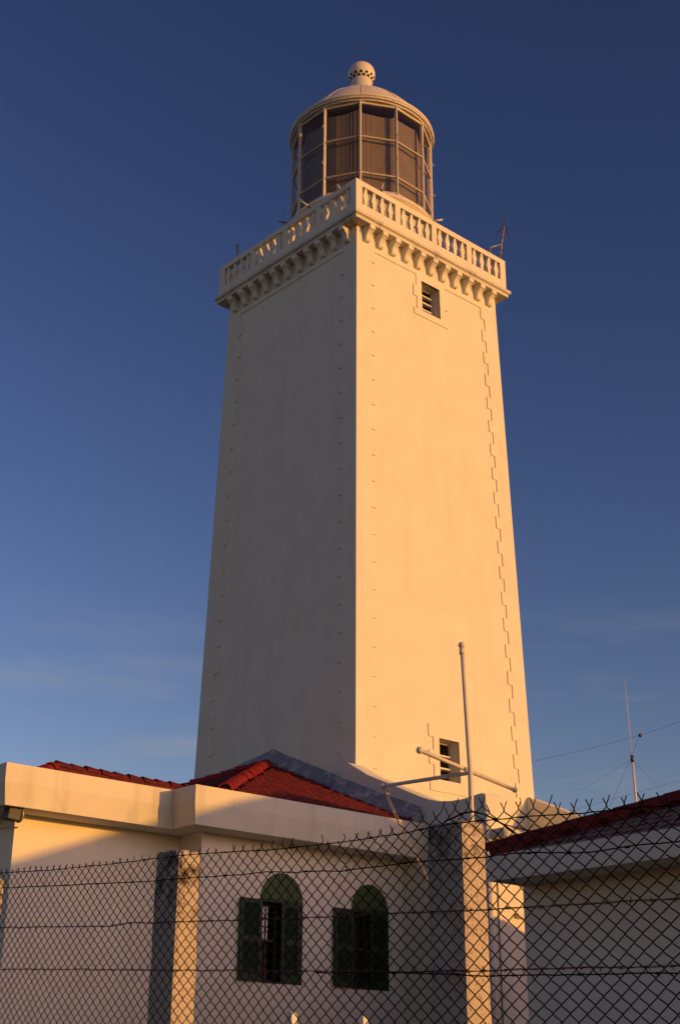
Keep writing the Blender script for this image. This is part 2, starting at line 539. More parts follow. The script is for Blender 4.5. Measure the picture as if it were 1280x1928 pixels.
# balustrade of the balcony
HB = 2.9
bal = MB()
def rail(z0, z1, ho, hi):
    bal.loft([square(hi, z0), square(ho, z0), square(ho, z1), square(hi, z1), square(hi, z0)], cap=False)
rail(20.815, 21.125, HB, HB - .15)
rail(21.67, 21.835, HB, HB - .15)
balo = link('balustrade', bal, M['plaster_trim'], tower, bevel=0.008)
BP = [(.040, 21.12), (.048, 21.19), (.064, 21.235), (.055, 21.29), (.082, 21.36), (.092, 21.39), (.082, 21.44), (.052, 21.55), (.038, 21.62), (.030, 21.675)]
def on_side(side, a, n_, z):
    return {'R': (TU + a, TW - n_, z), 'L': (TU - n_, TW + a, z), 'B': (TU + n_, TW + a, z), 'K': (TU + a, TW + n_, z)}[side]
for side in 'RLBK':
    for k in range(3):                              # piers between the bays
        c = -1.387 + k * 1.387
        mb = MB()
        mb.loft([[on_side(side, c + x, HB - y, z) for x, y in ((-.095, 0.001), (.095, 0.001), (.095, .149), (-.095, .149))] for z in (21.122, 21.673)])
        link('pier', mb, M['plaster_trim'], tower, balo)
    for k in range(4):
        for j in range(4):
            c = -2.675 + k * 1.387 + (j + .5) * .299
            mb = MB()
            poly = [(c + x, z) for x, z in BP] + [(c - x, z) for x, z in reversed(BP)]
            mb.loft([[on_side(side, a, HB - d, z) for a, z in poly] for d in (.03, .125)])
            link('baluster', mb, M['plaster_trim'], tower, balo)
for su in (-1, 1):
    for sw in (-1, 1):
        mb = MB()
        a, b_ = HB - .001, HB - .225
        c_, d_ = HB - .001, HB - .149
        poly = [(a, a), (b_, a), (b_, d_), (d_, d_), (d_, b_), (a, b_)]
        mb.loft([[(TU + su * x, TW + sw * y, z) for x, y in poly] for z in (21.122, 21.673)])
        link('pier', mb, M['plaster_trim'], tower, balo)

# lantern
LC = (TU, TW)
A0 = radians(-92.0) - YAW
def gon(r, z, n=12, a0=A0): return [(TU + r * cos(a0 + 2 * pi * k / n), TW + r * sin(a0 + 2 * pi * k / n), z) for k in range(n)]
mb = MB()
mb.lathe([(2.02, 20.80), (2.02, 22.74), (2.12, 22.78), (2.14, 22.84), (2.12, 22.88), (1.6, 22.885)], LC, 48)
lan = link('lantern', mb, M['dome'], tower)
RG = 2.03
ZR = [22.88, 23.54, 24.775, 26.0]
vert = [gon(RG, z) for z in ZR]
rv = random.Random(3)
for k in range(12):
    k2 = (k + 1) % 12
    ang = A0 + 2 * pi * k / 12
    out = Vector((cos(ang), sin(ang), 0)); tan_ = Vector((-sin(ang), cos(ang), 0))
    mb = MB()
    c = Vector((TU, TW, 0)) + out * RG
    prof = [(-.034, -.03), (.034, -.03), (.034, .03), (.014, .06), (-.014, .06), (-.034, .03)]
    mb.loft([[c + tan_ * x + out * y + Vector((0, 0, z)) for x, y in prof] for z in (22.84, 26.05)])
    link('mullion', mb, M['metal_white'], tower, lan)
    for z in (22.96, 23.54, 24.775, 25.96):                 # glazing bars
        a = Vector(vert[0][k]); b_ = Vector(vert[0][k2]); a.z = b_.z = z
        d = (b_ - a).normalized(); nrm = Vector((d.y, -d.x, 0))
        a = a + d * .03; b_ = b_ - d * .03
        t = .024 if 23 < z < 25.5 else .045
        mb = MB()
        mb.loft([[p + nrm * x + Vector((0, 0, y)) for x, y in ((-.03, -t), (.028, -t), (.045, 0), (.028, t), (-.03, t))] for p in (a, b_)])
        link('glazing_bar', mb, M['metal_white'], tower, lan)
    for r_ in range(3):
        a = Vector(vert[r_][k]); b_ = Vector(vert[r_][k2]); a2 = Vector(vert[r_ + 1][k]); b2 = Vector(vert[r_ + 1][k2])
        d = (b_ - a).normalized(); nrm = Vector((d.y, -d.x, 0))
        j = nrm * rv.uniform(-.008, .008)
        mb = MB()
        mb.add([a - nrm * .012 + d * .02 + j, b_ - nrm * .012 - d * .02 - j, b2 - nrm * .012 - d * .02 - j, a2 - nrm * .012 + d * .02 + j], [(0, 1, 2, 3)])
        link('pane', mb, M['glass'], tower, lan, fix=False)
    # curtain behind the panes, hung from a sagging line
    a = Vector((TU + 1.86 * cos(ang), TW + 1.86 * sin(ang), 0)); an2 = ang + 2 * pi / 12
    b_ = Vector((TU + 1.86 * cos(an2), TW + 1.86 * sin(an2), 0))
    d = (b_ - a); nrm = Vector((d.y, -d.x, 0)).normalized()
    N, Mz = 40, 10
    ph = rv.uniform(0, 6); sag = rv.uniform(.03, .09); top = rv.uniform(25.70, 25.86)
    vs = []
    for iz in range(Mz + 1):
        for ix in range(N + 1):
            x = ix / N
            zt = top - sag * 4 * x * (1 - x) - .05 * sin(x * 3 + ph)
            z = 22.9 + (zt - 22.9) * iz / Mz
            amp = .0012 + .006 * abs(sin(x * 5 + ph)) ** 3 * (0.4 + 0.6 * iz / Mz)
            off = amp * sin(x * 46 + ph + 1.5 * sin(x * 9)) + .008 * sin(x * 6 + ph * 2)
            p = a + d * (x * 1.0) + nrm * off
            vs.append((p.x, p.y, z))
    mb = MB()
    mb.add(vs, [(j * (N + 1) + i, j * (N + 1) + i + 1, (j + 1) * (N + 1) + i + 1, (j + 1) * (N + 1) + i) for j in range(Mz) for i in range(N)], True)
    link('curtain', mb, M['curtain'], tower, lan, fix=False)
    # small steel lugs and hand rings on the mullions
    for z in (24.1, 25.1):
        mb = MB()
        p = c + out * .09 + Vector((0, 0, z + rv.uniform(-.2, .2)))
        mb.tube([p + Vector((0, 0, .035 * sin(t_ * pi / 4))) + out * .035 * cos(t_ * pi / 4) for t_ in range(9)], .008, 5)
        link('hand_ring', mb, M['metal_white'], tower, lan)
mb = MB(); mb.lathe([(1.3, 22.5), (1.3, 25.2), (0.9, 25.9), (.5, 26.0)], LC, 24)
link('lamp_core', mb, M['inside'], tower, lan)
mb = MB()                                               # cornice ring under the dome
mb.loft([gon(2.0, 25.985, 48), gon(2.09, 25.985, 48), gon(2.10, 26.03, 48), gon(2.15, 26.04, 48), gon(2.155, 26.10, 48), gon(2.0, 26.11, 48)], smooth=False)
link('eave_ring', mb, M['metal_white'], tower, lan)
prof = [(2.08, 26.105), (2.165, 26.11), (2.175, 26.15), (2.165, 26.19), (2.12, 26.20)]
prof += [(2.06, 26.285), (1.95, 26.42), (1.75, 26.68), (1.55, 26.92), (1.35, 27.13), (1.1, 27.37), (.85, 27.57), (.64, 27.71), (.50, 27.79), (.41, 27.86), (.34, 27.95), (.33, 28.37), (.30, 28.38)]
mb = MB(); mb.lathe(prof, LC, 64)
dome = link('dome', mb, M['dome'], tower)
for k in range(12):                                     # seams of the dome plates
    an = A0 + 2 * pi * k / 12 + .02
    mb = MB()
    pts = [(TU + (r + .004) * cos(an), TW + (r + .004) * sin(an), z + .004) for r, z in prof[1:-4]]
    mb.tube(pts, .006, 5)
    link('seam', mb, M['dome'], tower, dome)
mb = MB()
BC, BR = 28.65, .42
mb.lathe([(max(BR * sin(t), .001), BC - BR * cos(t)) for t in [radians(x) for x in (52, 57, 62, 70, 78, 86, 94, 102, 112, 122, 132, 142, 152, 162, 172, 180)]], LC, 40)
bo = link('ventilator_ball', mb, M['dome'], tower, dome)
hm = MB()
for row, (lat, shift) in enumerate(((-22, 0), (-34, .5))):
    for k in range(14):
        an = A0 + 2 * pi * (k + shift) / 14
        la = radians(lat)
        nrm = Vector((cos(an) * cos(la), sin(an) * cos(la), sin(la)))
        c = Vector((TU, TW, BC)) + nrm * (BR + .002)
        t1 = Vector((-sin(an), cos(an), 0)); t2 = nrm.cross(t1)
        hm.add([c + (t1 * cos(q_ * pi / 5) + t2 * sin(q_ * pi / 5)) * .044 for q_ in range(10)], [tuple(range(10))])
link('vent_holes', hm, M['black'], tower, dome, kind='stuff', fix=False)

# ------------------------------------------------------------------ roof tiles
def tile_plane(mb, P, ulen, slope_len, lim, period=0.21, course=0.36, amp=0.035):
    """rows of barrel tiles. P(s, t, h): point at s along the eave, t up the slope (plan distance), h above it;
       lim(t) gives the s range at t"""
    nc = max(1, int(round(slope_len / course)))
    dt = slope_len / nc
    for c in range(nc):
        t0, t1 = c * dt, (c + 1) * dt + 0.05
        s0, s1 = lim(min(t0 + dt * .8, slope_len))
        if s1 - s0 < .05: continue
        ns = max(6, int((s1 - s0) / period * 6))
        row = []
        for (t, lift) in ((t0, .0), (t0, .036), (min(t1, slope_len), .0)):
            for i in range(ns + 1):
                s = s0 + (s1 - s0) * i / ns
                ph = (s / period) * 2 * pi
                jit = .012 * noise.noise((round(s / period) * 1.7, c * 2.3, 5.0))
                h = amp * (abs(cos(ph / 2)) * 1.5 - .5) + lift + jit
                row.append(P(s, t, h))
        n = ns + 1
        mb.add(row, [(k * n + i, k * n + i + 1, (k + 1) * n + i + 1, (k + 1) * n + i) for k in range(2) for i in range(ns)], True)

def ridge_tiles(a, b, root, parent, mat, r=.11, step=.36, lap=1.0):
    a, b = Vector(a), Vector(b)
    L = (b - a).length; n = max(1, int(L / step)); d = (b - a) / n
    t = d.normalized(); x = t.cross(Vector((0, 0, 1))).normalized(); y = x.cross(t)
    bed = MB()
    bed.loft([[p + x * cx_ + y * cy_ for cx_, cy_ in ((-.10, -.10), (.10, -.10), (.085, .03), (0, .075), (-.085, .03))] for p in (a + t * .03, b)])
    link('mortar_bed', bed, M['tile'], root, parent)
    for i in range(n):
        mb = MB()
        p0 = a + d * i; p1 = a + d * (i + 1.12)
        jx = random.uniform(-.012, .012); jy = random.uniform(-.008, .012)
        rings = []
        for p, rr, up in ((p0, r * (1 + .08 * lap), .02 * lap), (p1, r * (1 - .1 * lap), 0.0)):
            rings.append([p + x * (cos(q * pi / 8) * rr + jx) + y * (sin(q * pi / 8) * rr + up + jy) for q in range(9)] +
                         [p + x * (cos(q * pi / 8) * rr * .8 + jx) + y * (sin(q * pi / 8) * rr * .8 + up + jy) for q in reversed(range(9))])
        mb.loft(rings, True, False)
        link('ridge_tile', mb, mat, root, parent)

# ------------------------------------------------------------------ keeper's house
ZF, ZFO, ZFB = 4.85, 4.55, 4.182
WB, WA, U1, U0 = 19.37, 20.06, 14.12, 10.82
UE = 19.78                       # where the house stops against the sloping wall
house = thing('keeper_house', 'single storey white house with red tile roof in front of the lighthouse', 'house', 14.8, 20.04, GR)
OH = 0.67
hw = MB()
zw = GR - .8
WIN = [(16.155, 17.19), (18.40, 19.405)]
ZS, ZSP, ZT = 1.70, 3.145, 3.65
# wing wall with two arched openings
WWB = WB + OH
def arch_wall(mb, w0, u_start, u_end, zb_, zt):
    edges = [u_start]
    for a, b_ in WIN: edges += [a, b_]
    edges.append(u_end)
    for k in range(0, len(edges) - 1, 2):
        mb.add([(edges[k], w0, zb_), (edges[k + 1], w0, zb_), (edges[k + 1], w0, zt), (edges[k], w0, zt)], [(0, 1, 2, 3)])
    for a, b_ in WIN:
        mb.add([(a, w0, zb_), (b_, w0, zb_), (b_, w0, ZS), (a, w0, ZS)], [(0, 1, 2, 3)])
        n = 24; c = (a + b_) / 2; r = (b_ - a) / 2; rz = ZT - ZSP
        arc = [(c - r * cos(pi * i / n), ZSP + rz * sin(pi * i / n)) for i in range(n + 1)]
        for i in range(n):
            (x0, y0), (x1, y1) = arc[i], arc[i + 1]
            mb.add([(x0, w0, y0), (x1, w0, y1), (x1, w0, zt), (x0, w0, zt)], [(0, 1, 2, 3)])
            mb.add([(x0, w0, y0), (x0, w0 + .3, y0), (x1, w0 + .3, y1), (x1, w0, y1)], [(0, 1, 2, 3)], True)
        mb.add([(a, w0, ZS), (b_, w0, ZS), (b_, w0 + .3, ZS), (a, w0 + .3, ZS)], [(0, 1, 2, 3)])
        for x in (a, b_):
            mb.add([(x, w0, ZS), (x, w0 + .3, ZS), (x, w0 + .3, ZSP), (x, w0, ZSP)], [(0, 1, 2, 3)])
ztop = ZFB + .1
arch_wall(hw, WWB, U1 + OH, UE, zw, ztop)
WWA = WA + OH
hw.add([(U1 + OH, WWB, zw), (U1 + OH, WWA, zw), (U1 + OH, WWA, ztop), (U1 + OH, WWB, ztop)], [(0, 1, 2, 3)])
hw.add([(U0 + OH - .05, WWA, zw), (U1 + OH, WWA, zw), (U1 + OH, WWA, ztop), (U0 + OH - .05, WWA, ztop)], [(0, 1, 2, 3)])
hw.add([(U0 + OH - .05, WWA, zw), (U0 + OH - .05, 29.5, zw), (U0 + OH - .05, 29.5, ztop), (U0 + OH - .05, WWA, ztop)], [(0, 1, 2, 3)])
hw.add([(U0 + OH - .05, 29.5, zw), (UE, 29.5, zw), (UE, 29.5, ztop), (U0 + OH - .05, 29.5, ztop)], [(0, 1, 2, 3)])
link('wall', hw, M['house'], house, fix=False)
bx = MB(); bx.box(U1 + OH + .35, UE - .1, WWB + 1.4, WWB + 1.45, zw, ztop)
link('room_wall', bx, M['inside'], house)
# fascia: outer upper band upright, lower band leaning in, closed by a flat top
path = [(U0, 30.2), (U0, WA), (U1, WA), (U1, WB), (UE, WB)]
def off(path, d):                # offset inwards (to the right of travel is outside here)
    res = []
    for i, p in enumerate(path):
        segs = []
        if i > 0: segs.append((path[i - 1], p))
        if i < len(path) - 1: segs.append((p, path[i + 1]))
        ns = []
        for a, b_ in segs:
            dx, dy = b_[0] - a[0], b_[1] - a[1]; L = sqrt(dx * dx + dy * dy)
            ns.append((-dy / L, dx / L))
        nx = sum(n[0] for n in ns); ny = sum(n[1] for n in ns)
        if len(ns) == 2 and abs(ns[0][0] * ns[1][0] + ns[0][1] * ns[1][1]) < .5:
            res.append((p[0] + nx * d, p[1] + ny * d))
        else:
            res.append((p[0] + ns[0][0] * d, p[1] + ns[0][1] * d))
    return res
fa = MB()
lay = [(.30, ZF - .13), (.13, ZF - .13), (.13, ZF), (0, ZF), (0, ZFO), (.085, ZFB), (OH + .2, ZFB + .004)]
pl = [[(x, y, z) for x, y in off(path, d)] for d, z in lay]
nP = len(path)
vs = [p for l in pl for p in l]
fs = [(k * nP + i, k * nP + i + 1, (k + 1) * nP + i + 1, (k + 1) * nP + i) for k in range(len(lay) - 1) for i in range(nP - 1)]
fa.add(vs, fs)
link('fascia', fa, M['fascia'], house, fix=False)
# roofs
ZE = 4.62; SL = 0.445
E0 = .16                        # tile edge behind the fascia top
roofB = MB()
RW = 24.5                       # ridge line of the wing meets the tower's axis
SB = 0.40
ZBR, ZBL = 4.87, 4.62            # height of the tile edge along the right and the left eave
wb0, ub0 = WB + E0, U1 + E0
HO = (wb0 - ub0) - (ZBR - ZBL) / SB     # the hip runs along u = w - HO
run = RW - wb0
ZRD = ZBR + SB * run
def PB_right(s, t, h): return (s, wb0 + t, ZBR + SB * t + h)
tile_plane(roofB, PB_right, 0, run, lambda t: (wb0 + t - HO, 19.96 if t > 2.3 else 19.80))
def PB_left(s, t, h): return (ub0 + t, s, ZBL + SB * t + h)
tile_plane(roofB, PB_left, 0, RW - HO - ub0, lambda t: (max(wb0, ub0 + t + HO), 2 * RW - max(wb0, ub0 + t + HO)))
ro = link('roof', roofB, M['tile'], house, kind='stuff', fix=False)
uap = RW - HO
hx0 = (wb0 - HO, wb0, ZBR)
bb = MB(); bb.add([(hx0[0], wb0, ZBR - .05), (20.5, wb0, ZBR - .05), (20.5, RW, ZRD - .05), (uap, RW, ZRD - .05), (ub0, wb0, ZBL - .05), (ub0, 2 * RW - wb0, ZBL - .05), (hx0[0], 2 * RW - wb0, ZBR - .05), (20.5, 2 * RW - wb0, ZBR - .05)],
                  [(0, 1, 2, 3), (4, 0, 3, 6, 5), (3, 2, 7, 6)])
link('roof_boards', bb, M['inside'], house, fix=False)
ridge_tiles((hx0[0] - .1, wb0 - .1, ZBR - .03), (uap, RW, ZRD + .01), house, ro, M['cap'], .13, .4, .5)
ridge_tiles((hx0[0], 2 * RW - wb0, ZBR), (uap, RW, ZRD + .01), house, ro, M['cap'], .12)
# roof of the left wing
roofA = MB()
ua, wa = U0 + E0, WA + E0
ZE = 4.47
runA = 1.98
def PA_right(s, t, h): return (s, wa + t, ZE + SL * t + h)
tile_plane(roofA, PA_right, 0, runA, lambda t: (ua + t, U1 + t + 1.2))
def PA_left(s, t, h): return (ua + t, s, ZE + SL * t + h)
tile_plane(roofA, PA_left, 0, runA, lambda t: (wa + t, 29.0))
roA = link('roof', roofA, M['tile'], house, kind='stuff', fix=False)
bb = MB(); bb.add([(ua, wa, ZE - .04), (17, wa, ZE - .04), (17, wa + runA, ZE + SL * runA - .04), (ua + runA, wa + runA, ZE + SL * runA - .04), (ua, 29, ZE - .04), (ua + runA, 29, ZE + SL * runA - .04), (17, 29, ZE - .05)], [(0, 1, 2, 3), (0, 3, 5, 4), (3, 2, 6, 5)])
link('roof_boards', bb, M['inside'], house, fix=False)
ridge_tiles((ua, wa, ZE + .02), (ua + runA, wa + runA, ZE + SL * runA + .05), house, roA, M['cap'], .11)
ridge_tiles((ua + runA, wa + runA, ZE + SL * runA + .05), (U1 + runA + .7, wa + runA, ZE + SL * runA + .03), house, roA, M['tile'], .11, .3)
# sealed band where the roof meets the tower and the sloping wall
def flashing(pts, up, name='roof_flashing'):
    mb = MB(); rings = []
    for i, (p, dirn) in enumerate(pts):
        p = Vector(p); dn = Vector(dirn)
        rings.append([p + Vector((0, 0, -.12)), p + dn * .26 + Vector((0, 0, -.10)), p + dn * .24 + Vector((0, 0, .07)), p + dn * .12 + Vector((0, 0, up * .6)), p + dn * .05 + Vector((0, 0, up)), p + Vector((0, 0, up))])
    mb.loft(rings, True, False)
    return link(name, mb, M['flash'], house)
def wavy(a, b_, dirn, n):
    a, b_ = Vector(a), Vector(b_); r_ = []
    for i in range(n + 1):
        p = a.lerp(b_, i / n); p.z += .035 * noise.noise((p.x * 1.9, p.y * 1.9, 2.0)); r_.append((p, dirn))
    return r_
zr = lambda w_: ZBR + SB * (min(w_, 2 * RW - w_) - wb0)
flashing(wavy((20.0, 21.75, zr(21.75)), (20.02, RW, zr(RW) + .06), (-1, 0, 0), 14), .33)
flashing(wavy((20.02, RW + .01, zr(RW) + .06), (20.02, 27.5, zr(RW) - .30), (-1, 0, 0), 10), .30)
flashing(wavy((19.78, 19.45, zr(19.5)), (19.78, 21.95, zr(21.95)), (-1, 0, 0), 14), .34)

# arched windows with shutters
def shutter(name, root, ua_, ub_, w_front, flip, mat, parent, slat_dir=1):
    """louvred leaf lying in a plane w = const, thickness .04 towards the viewer"""
    z0, z1 = ZS + .02, ZSP - .01
    st = .07
    f = MB()
    f.box(ua_, ua_ + st, w_front, w_front + .04, z0, z1); f.box(ub_ - st, ub_, w_front, w_front + .04, z0, z1)
    zm = z0 + (z1 - z0) * .50
    for za, zb_ in ((z0, z0 + .12), (zm - .05, zm + .05), (z1 - .09, z1)):
        f.box(ua_ + st, ub_ - st, w_front + .002, w_front + .038, za, zb_)
    o = link(name, f, mat, root, parent)
    sl = MB()
    for (za, zb_) in ((z0 + .12, zm - .05), (zm + .05, z1 - .09)):
        n = int((zb_ - za) / .045)
        for i in range(n):
            z = za + (i + .5) * (zb_ - za) / n
            sl.prism([(w_front + .004, z - .020), (w_front + .010, z - .023), (w_front + .036, z + .018), (w_front + .030, z + .022)], 'u', ua_ + st, ub_ - st)
    link('louvre_slats', sl, mat, root, o, kind='stuff')
    bk = MB(); bk.box(ua_ + st, ub_ - st, w_front + .037, w_front + .04, z0 + .1, z1 - .08)
    link('louvre_backing', bk, mat, root, o)
    return o

for k, (a, b_) in enumerate(WIN):
    c = (a + b_) / 2; r = (b_ - a) / 2
    fr = MB()
    wv = WWB + .014
    fr.box(a, b_, wv, wv + .08, ZSP - .03, ZSP + .03)               # transom
    fr.box(a, a + .05, wv, wv + .08, ZS, ZSP - .03); fr.box(b_ - .05, b_, wv, wv + .08, ZS, ZSP - .03)
    fr.box(a, b_, WWB - .012, wv + .1, ZS + .001, ZS + .03)
    wo = link('arched_window', fr, M['green'], house)
    n = 9
    for i in range(n):                                              # boards filling the arch
        x0, x1 = a + .01 + (b_ - a - .02) * i / n, a + .01 + (b_ - a - .02) * (i + 1) / n - .008
        top = []
        for j in range(5):
            x = x0 + (x1 - x0) * j / 4
            top.append((x, ZSP + (ZT - ZSP) * sqrt(max(0, 1 - ((x - c) / r) ** 2)) + .005))
        mb = MB(); mb.prism([(x1, ZSP + .03), (x0, ZSP + .03)] + top, 'w', wv + .01 + (.004 if i % 2 else 0), wv + .04)
        link('board', mb, M['green_light'], house, wo)
    bk = MB(); bk.box(a, b_, wv + .045, wv + .05, ZSP, ZT + .02)
    link('arch_backing', bk, M['green'], house, wo)
    shutter('shutter', house, c + .02, b_ - .045, WWB + .012, 1, M['green'], wo)
    # the other leaf is thrown open against the wall
    so = shutter('shutter', house, a - (c - a) + .03, a + .005, WWB - .075, 1, M['green'], wo)
    # inner sash
    sa = MB(); ws = WWB + .2
    sa.box(a + .05, c + .06, ws, ws + .04, ZS, ZS + .07); sa.box(a + .05, c + .06, ws, ws + .04, ZSP - .09, ZSP - .03)
    sa.box(a + .05, a + .1, ws, ws + .04, ZS + .07, ZSP - .09); sa.box(c + .0, c + .06, ws, ws + .04, ZS + .07, ZSP - .09)
    zc = ZS + (ZSP - ZS) * .52
    sa.box(a + .1, c, ws + .003, ws + .037, zc - .022, zc + .022)
    xm = a + .1 + (c - a - .1) * .52
    sa.box(xm - .011, xm + .011, ws + .006, ws + .034, ZS + .07, zc - .022); sa.box(xm - .011, xm + .011, ws + .006, ws + .034, zc + .022, ZSP - .09)
    link('sash', sa, M['dark_metal'], house, wo)
    gl = MB(); gl.box(a + .1, c, ws + .018, ws + .022, ZS + .07, ZSP - .09)
    link('pane', gl, M['glass'], house, wo)
    if k:
        cu = MB(); N = 24; vs = []
        for iz in (0, 1):
            for ix in range(N + 1):
                x = a + .08 + (c - a) * .55 * ix / N
                vs.append((x, ws + .12 + .02 * sin(ix * 1.3), ZS if iz == 0 else ZSP - .05))
        cu.add(vs, [(i, i + 1, N + 2 + i, N + 1 + i) for i in range(N)], True)
        link('curtain', cu, simple('dull_red_curtain', (0.16, 0.05, 0.04), .9), house, wo, fix=False)

# ------------------------------------------------------------------ sloping walls at the tower's foot
def slope_wall(name, label, u0, u1, prof):
    t = thing(name, label, 'wall', u0, prof[0][0], GR)
    mb = MB()
    poly = prof + [(prof[-1][0], GR - .8), (prof[0][0], GR - .8)]
    mb.prism(poly, 'u', u0, u1)
    link('wall', mb, M['plaster'], t, bevel=0.02)
    return t
t1 = slope_wall('sloping_wall', 'low white sloping wall in shade between red roof and lighthouse foot', 19.78, 20.24,
           [(22.0, 5.95), (21.80, 6.30), (21.66, 6.455), (21.03, 6.09), (20.23, 5.745), (19.47, 5.407), (19.2, 5.31), (18.95, 5.245), (18.65, 5.21), (18.35, 5.205), (18.1, 5.22), (17.95, 5.245), (17.82, 5.25), (17.75, 5.22), (17.73, 5.15)])
mb = MB(); mb.box(19.88, 20.45, 17.39, 17.72, 4.39, 4.52); mb.box(19.91, 20.41, 17.45, 17.72, 4.52, 4.56)
link('ledge', mb, M['plaster_worn'], t1, bevel=.01)
mb = MB(); mb.box(19.83, 20.385, 17.72, 18.9, GR - .8, 4.40)
link('pier', mb, M['house'], t1, bevel=.01)
mb = MB(); mb.box(20.43, 21.6, 17.79, 18.6, GR - .8, 4.30)
link('pier', mb, M['house'], t1, bevel=.01)
mb = MB(); mb.box(20.56, 20.80, 17.70, 17.785, 2.97, 3.06)
link('ledge', mb, M['plaster_trim'], t1, bevel=.008)
mb = MB(); mb.tube([(20.0, 17.70, 4.38), (20.0, 17.70, GR - .5)], .010, 8)
link('pipe', mb, M['dark_metal'], t1)
slope_wall('sloping_wall', 'sloping white wall at the far right corner of the lighthouse foot, behind small red roof', 25.6, 26.02,
           [(21.70, 6.52), (20.73, 6.107), (19.79, 5.69), (19.2, 5.42), (18.7, 5.26), (17.9, 5.22), (17.75, 5.15)])

# ------------------------------------------------------------------ outbuilding on the right
SU, SW, SZT, SZB = 14.98, 13.43, 3.064, 2.705
SH = 4.2                          # half width
SN = 3.0                          # near end
SSL = 0.385
shed = thing('outbuilding', 'shaded white outbuilding with red tile roof at the right edge behind the fence', 'building', SU + 1.0, SW - .2, GR - 1.5)
mb = MB()
ul, ur = SU + .72, SU + 2 * SH - .3
mb.box(ul, ur, SN + 1.0, SW - .02, -2.0, SZB + .06)
link('wall', mb, M['shed'], shed)
fm = MB()
for (o_, z0, z1) in ((0, SZB, SZT),):
    a = [(SU, SW), (SU + 2 * SH, SW), (SU + 2 * SH, SN), (SU, SN)]
    b_ = [(SU + .12, SW - .12), (SU + 2 * SH - .12, SW - .12), (SU + 2 * SH - .12, SN + .12), (SU + .12, SN + .12)]
    fm.loft([[(*p, z1) for p in b_], [(*p, z1) for p in a], [(*p, z0) for p in a], [(*p, z0) for p in b_]], cap=False)
    fm.add([(*p, z0 + .003) for p in b_], [(0, 1, 2, 3)])
link('fascia', fm, M['shed'], shed, fix=False)
rm = MB()
EO = .26
zE = SZT + .03
L_ = SW - SN
def PS_left(s, t, h): return (SU + EO + t, s, zE + SSL * t + h)
tile_plane(rm, PS_left, 0, SH, lambda t: (SN + t, SW - t), .2, .36, .035)
def PS_far(s, t, h): return (s, SW - EO - t, zE + SSL * t + h)
tile_plane(rm, PS_far, 0, SH, lambda t: (SU + t, SU + 2 * SH - t), .2, .36, .035)
def PS_near(s, t, h): return (s, SN + EO + t, zE + SSL * t + h)
tile_plane(rm, PS_near, 0, SH, lambda t: (SU + t, SU + 2 * SH - t), .2, .36, .035)
def PS_right(s, t, h): return (SU + 2 * SH - EO - t, s, zE + SSL * t + h)
tile_plane(rm, PS_right, 0, SH, lambda t: (SN + t, SW - t), .2, .36, .035)
rs = link('roof', rm, M['tile'], shed, kind='stuff', fix=False)
bb = MB()
za, zb_ = zE - .05, zE + SSL * SH - .05
uc = SU + SH
bb.add([(SU, SW, za), (SU + 2 * SH, SW, za), (SU + 2 * SH, SN, za), (SU, SN, za), (uc, SN + SH, zb_), (uc, SW - SH, zb_)], [(0, 5, 4, 3), (0, 1, 5), (1, 2, 4, 5), (2, 3, 4)])
link('roof_boards', bb, M['inside'], shed, fix=False)
for a, b_ in (((SU, SW, zE), (uc, SW - SH, zE + SSL * SH)), ((SU, SN, zE), (uc, SN + SH, zE + SSL * SH)), ((uc, SN + SH, zE + SSL * SH), (uc, SW - SH, zE + SSL * SH))):
    a, b_ = Vector(a), Vector(b_); a.z += .03; b_.z += .03
    if (b_ - a).length > .5: ridge_tiles(a, b_, shed, rs, M['tile'], .11, .38, .3)

# unseen block added sunward, shaped to throw the slanting shade on the house
WE = 2.9
prof_ = [(16.05, -2.2), (16.05, 4.19), (23.95, 7.12), (25.75, 6.55), (25.75, -2.2)]
mb = MB(); mb.prism(prof_, 'w', WE - 6.0, WE); link('shade_block', mb, M['shed'], shed)
for k, (a, b_) in enumerate(((1, 2), (2, 3))):
    (xa, za_), (xb, zb2) = prof_[a], prof_[b_]
    mb = MB(); mb.prism([(xa - .02, za_ + .003), (xb + .02, zb2 + .003), (xb + .02, zb2 + .08), (xa - .02, za_ + .08)], 'w', WE - 6.2, WE + .0)
    link('shade_block_top', mb, M['tile'], shed)

# ------------------------------------------------------------------ floodlight under the left eave
def world_pt(p): return p
fl = thing('floodlight', 'small weathered floodlight fixed under the house eave at the left edge', 'lamp', 11.40, 20.62, 3.95)
c = on(24, 1531, 1, 20.35)
mb = MB()
mb.prism([(c.x - .13, c.z - .11), (c.x + .1, c.z - .13), (c.x + .13, c.z + .05), (c.x + .1, c.z + .11), (c.x - .1, c.z + .10)], 'w', 20.27, 20.47)
link('housing', mb, M['dark_metal'], fl, bevel=.012)
mb = MB(); mb.lathe([(.115, 0), (.135, .01), (.135, .035), (.11, .045)], (0, 0), 20)
mb.v = [(c.x + .115 + p[2], 20.37 + p[1], c.z - .01 + p[0]) for p in mb.v]
link('lens_rim', mb, M['grey_metal'], fl)
mb = MB(); mb.tube([(c.x - .08, 20.40, c.z + .05), (c.x - .08, 20.45, ZFB - .01)], .016, 6); mb.tube([(c.x - .1, 20.4, c.z - .1), (c.x - .16, 20.45, c.z - .2), (c.x - .1, 20.60, c.z - .24), (11.47, 20.68, c.z - .16)], .012, 6)
link('bracket', mb, M['dark_metal'], fl)

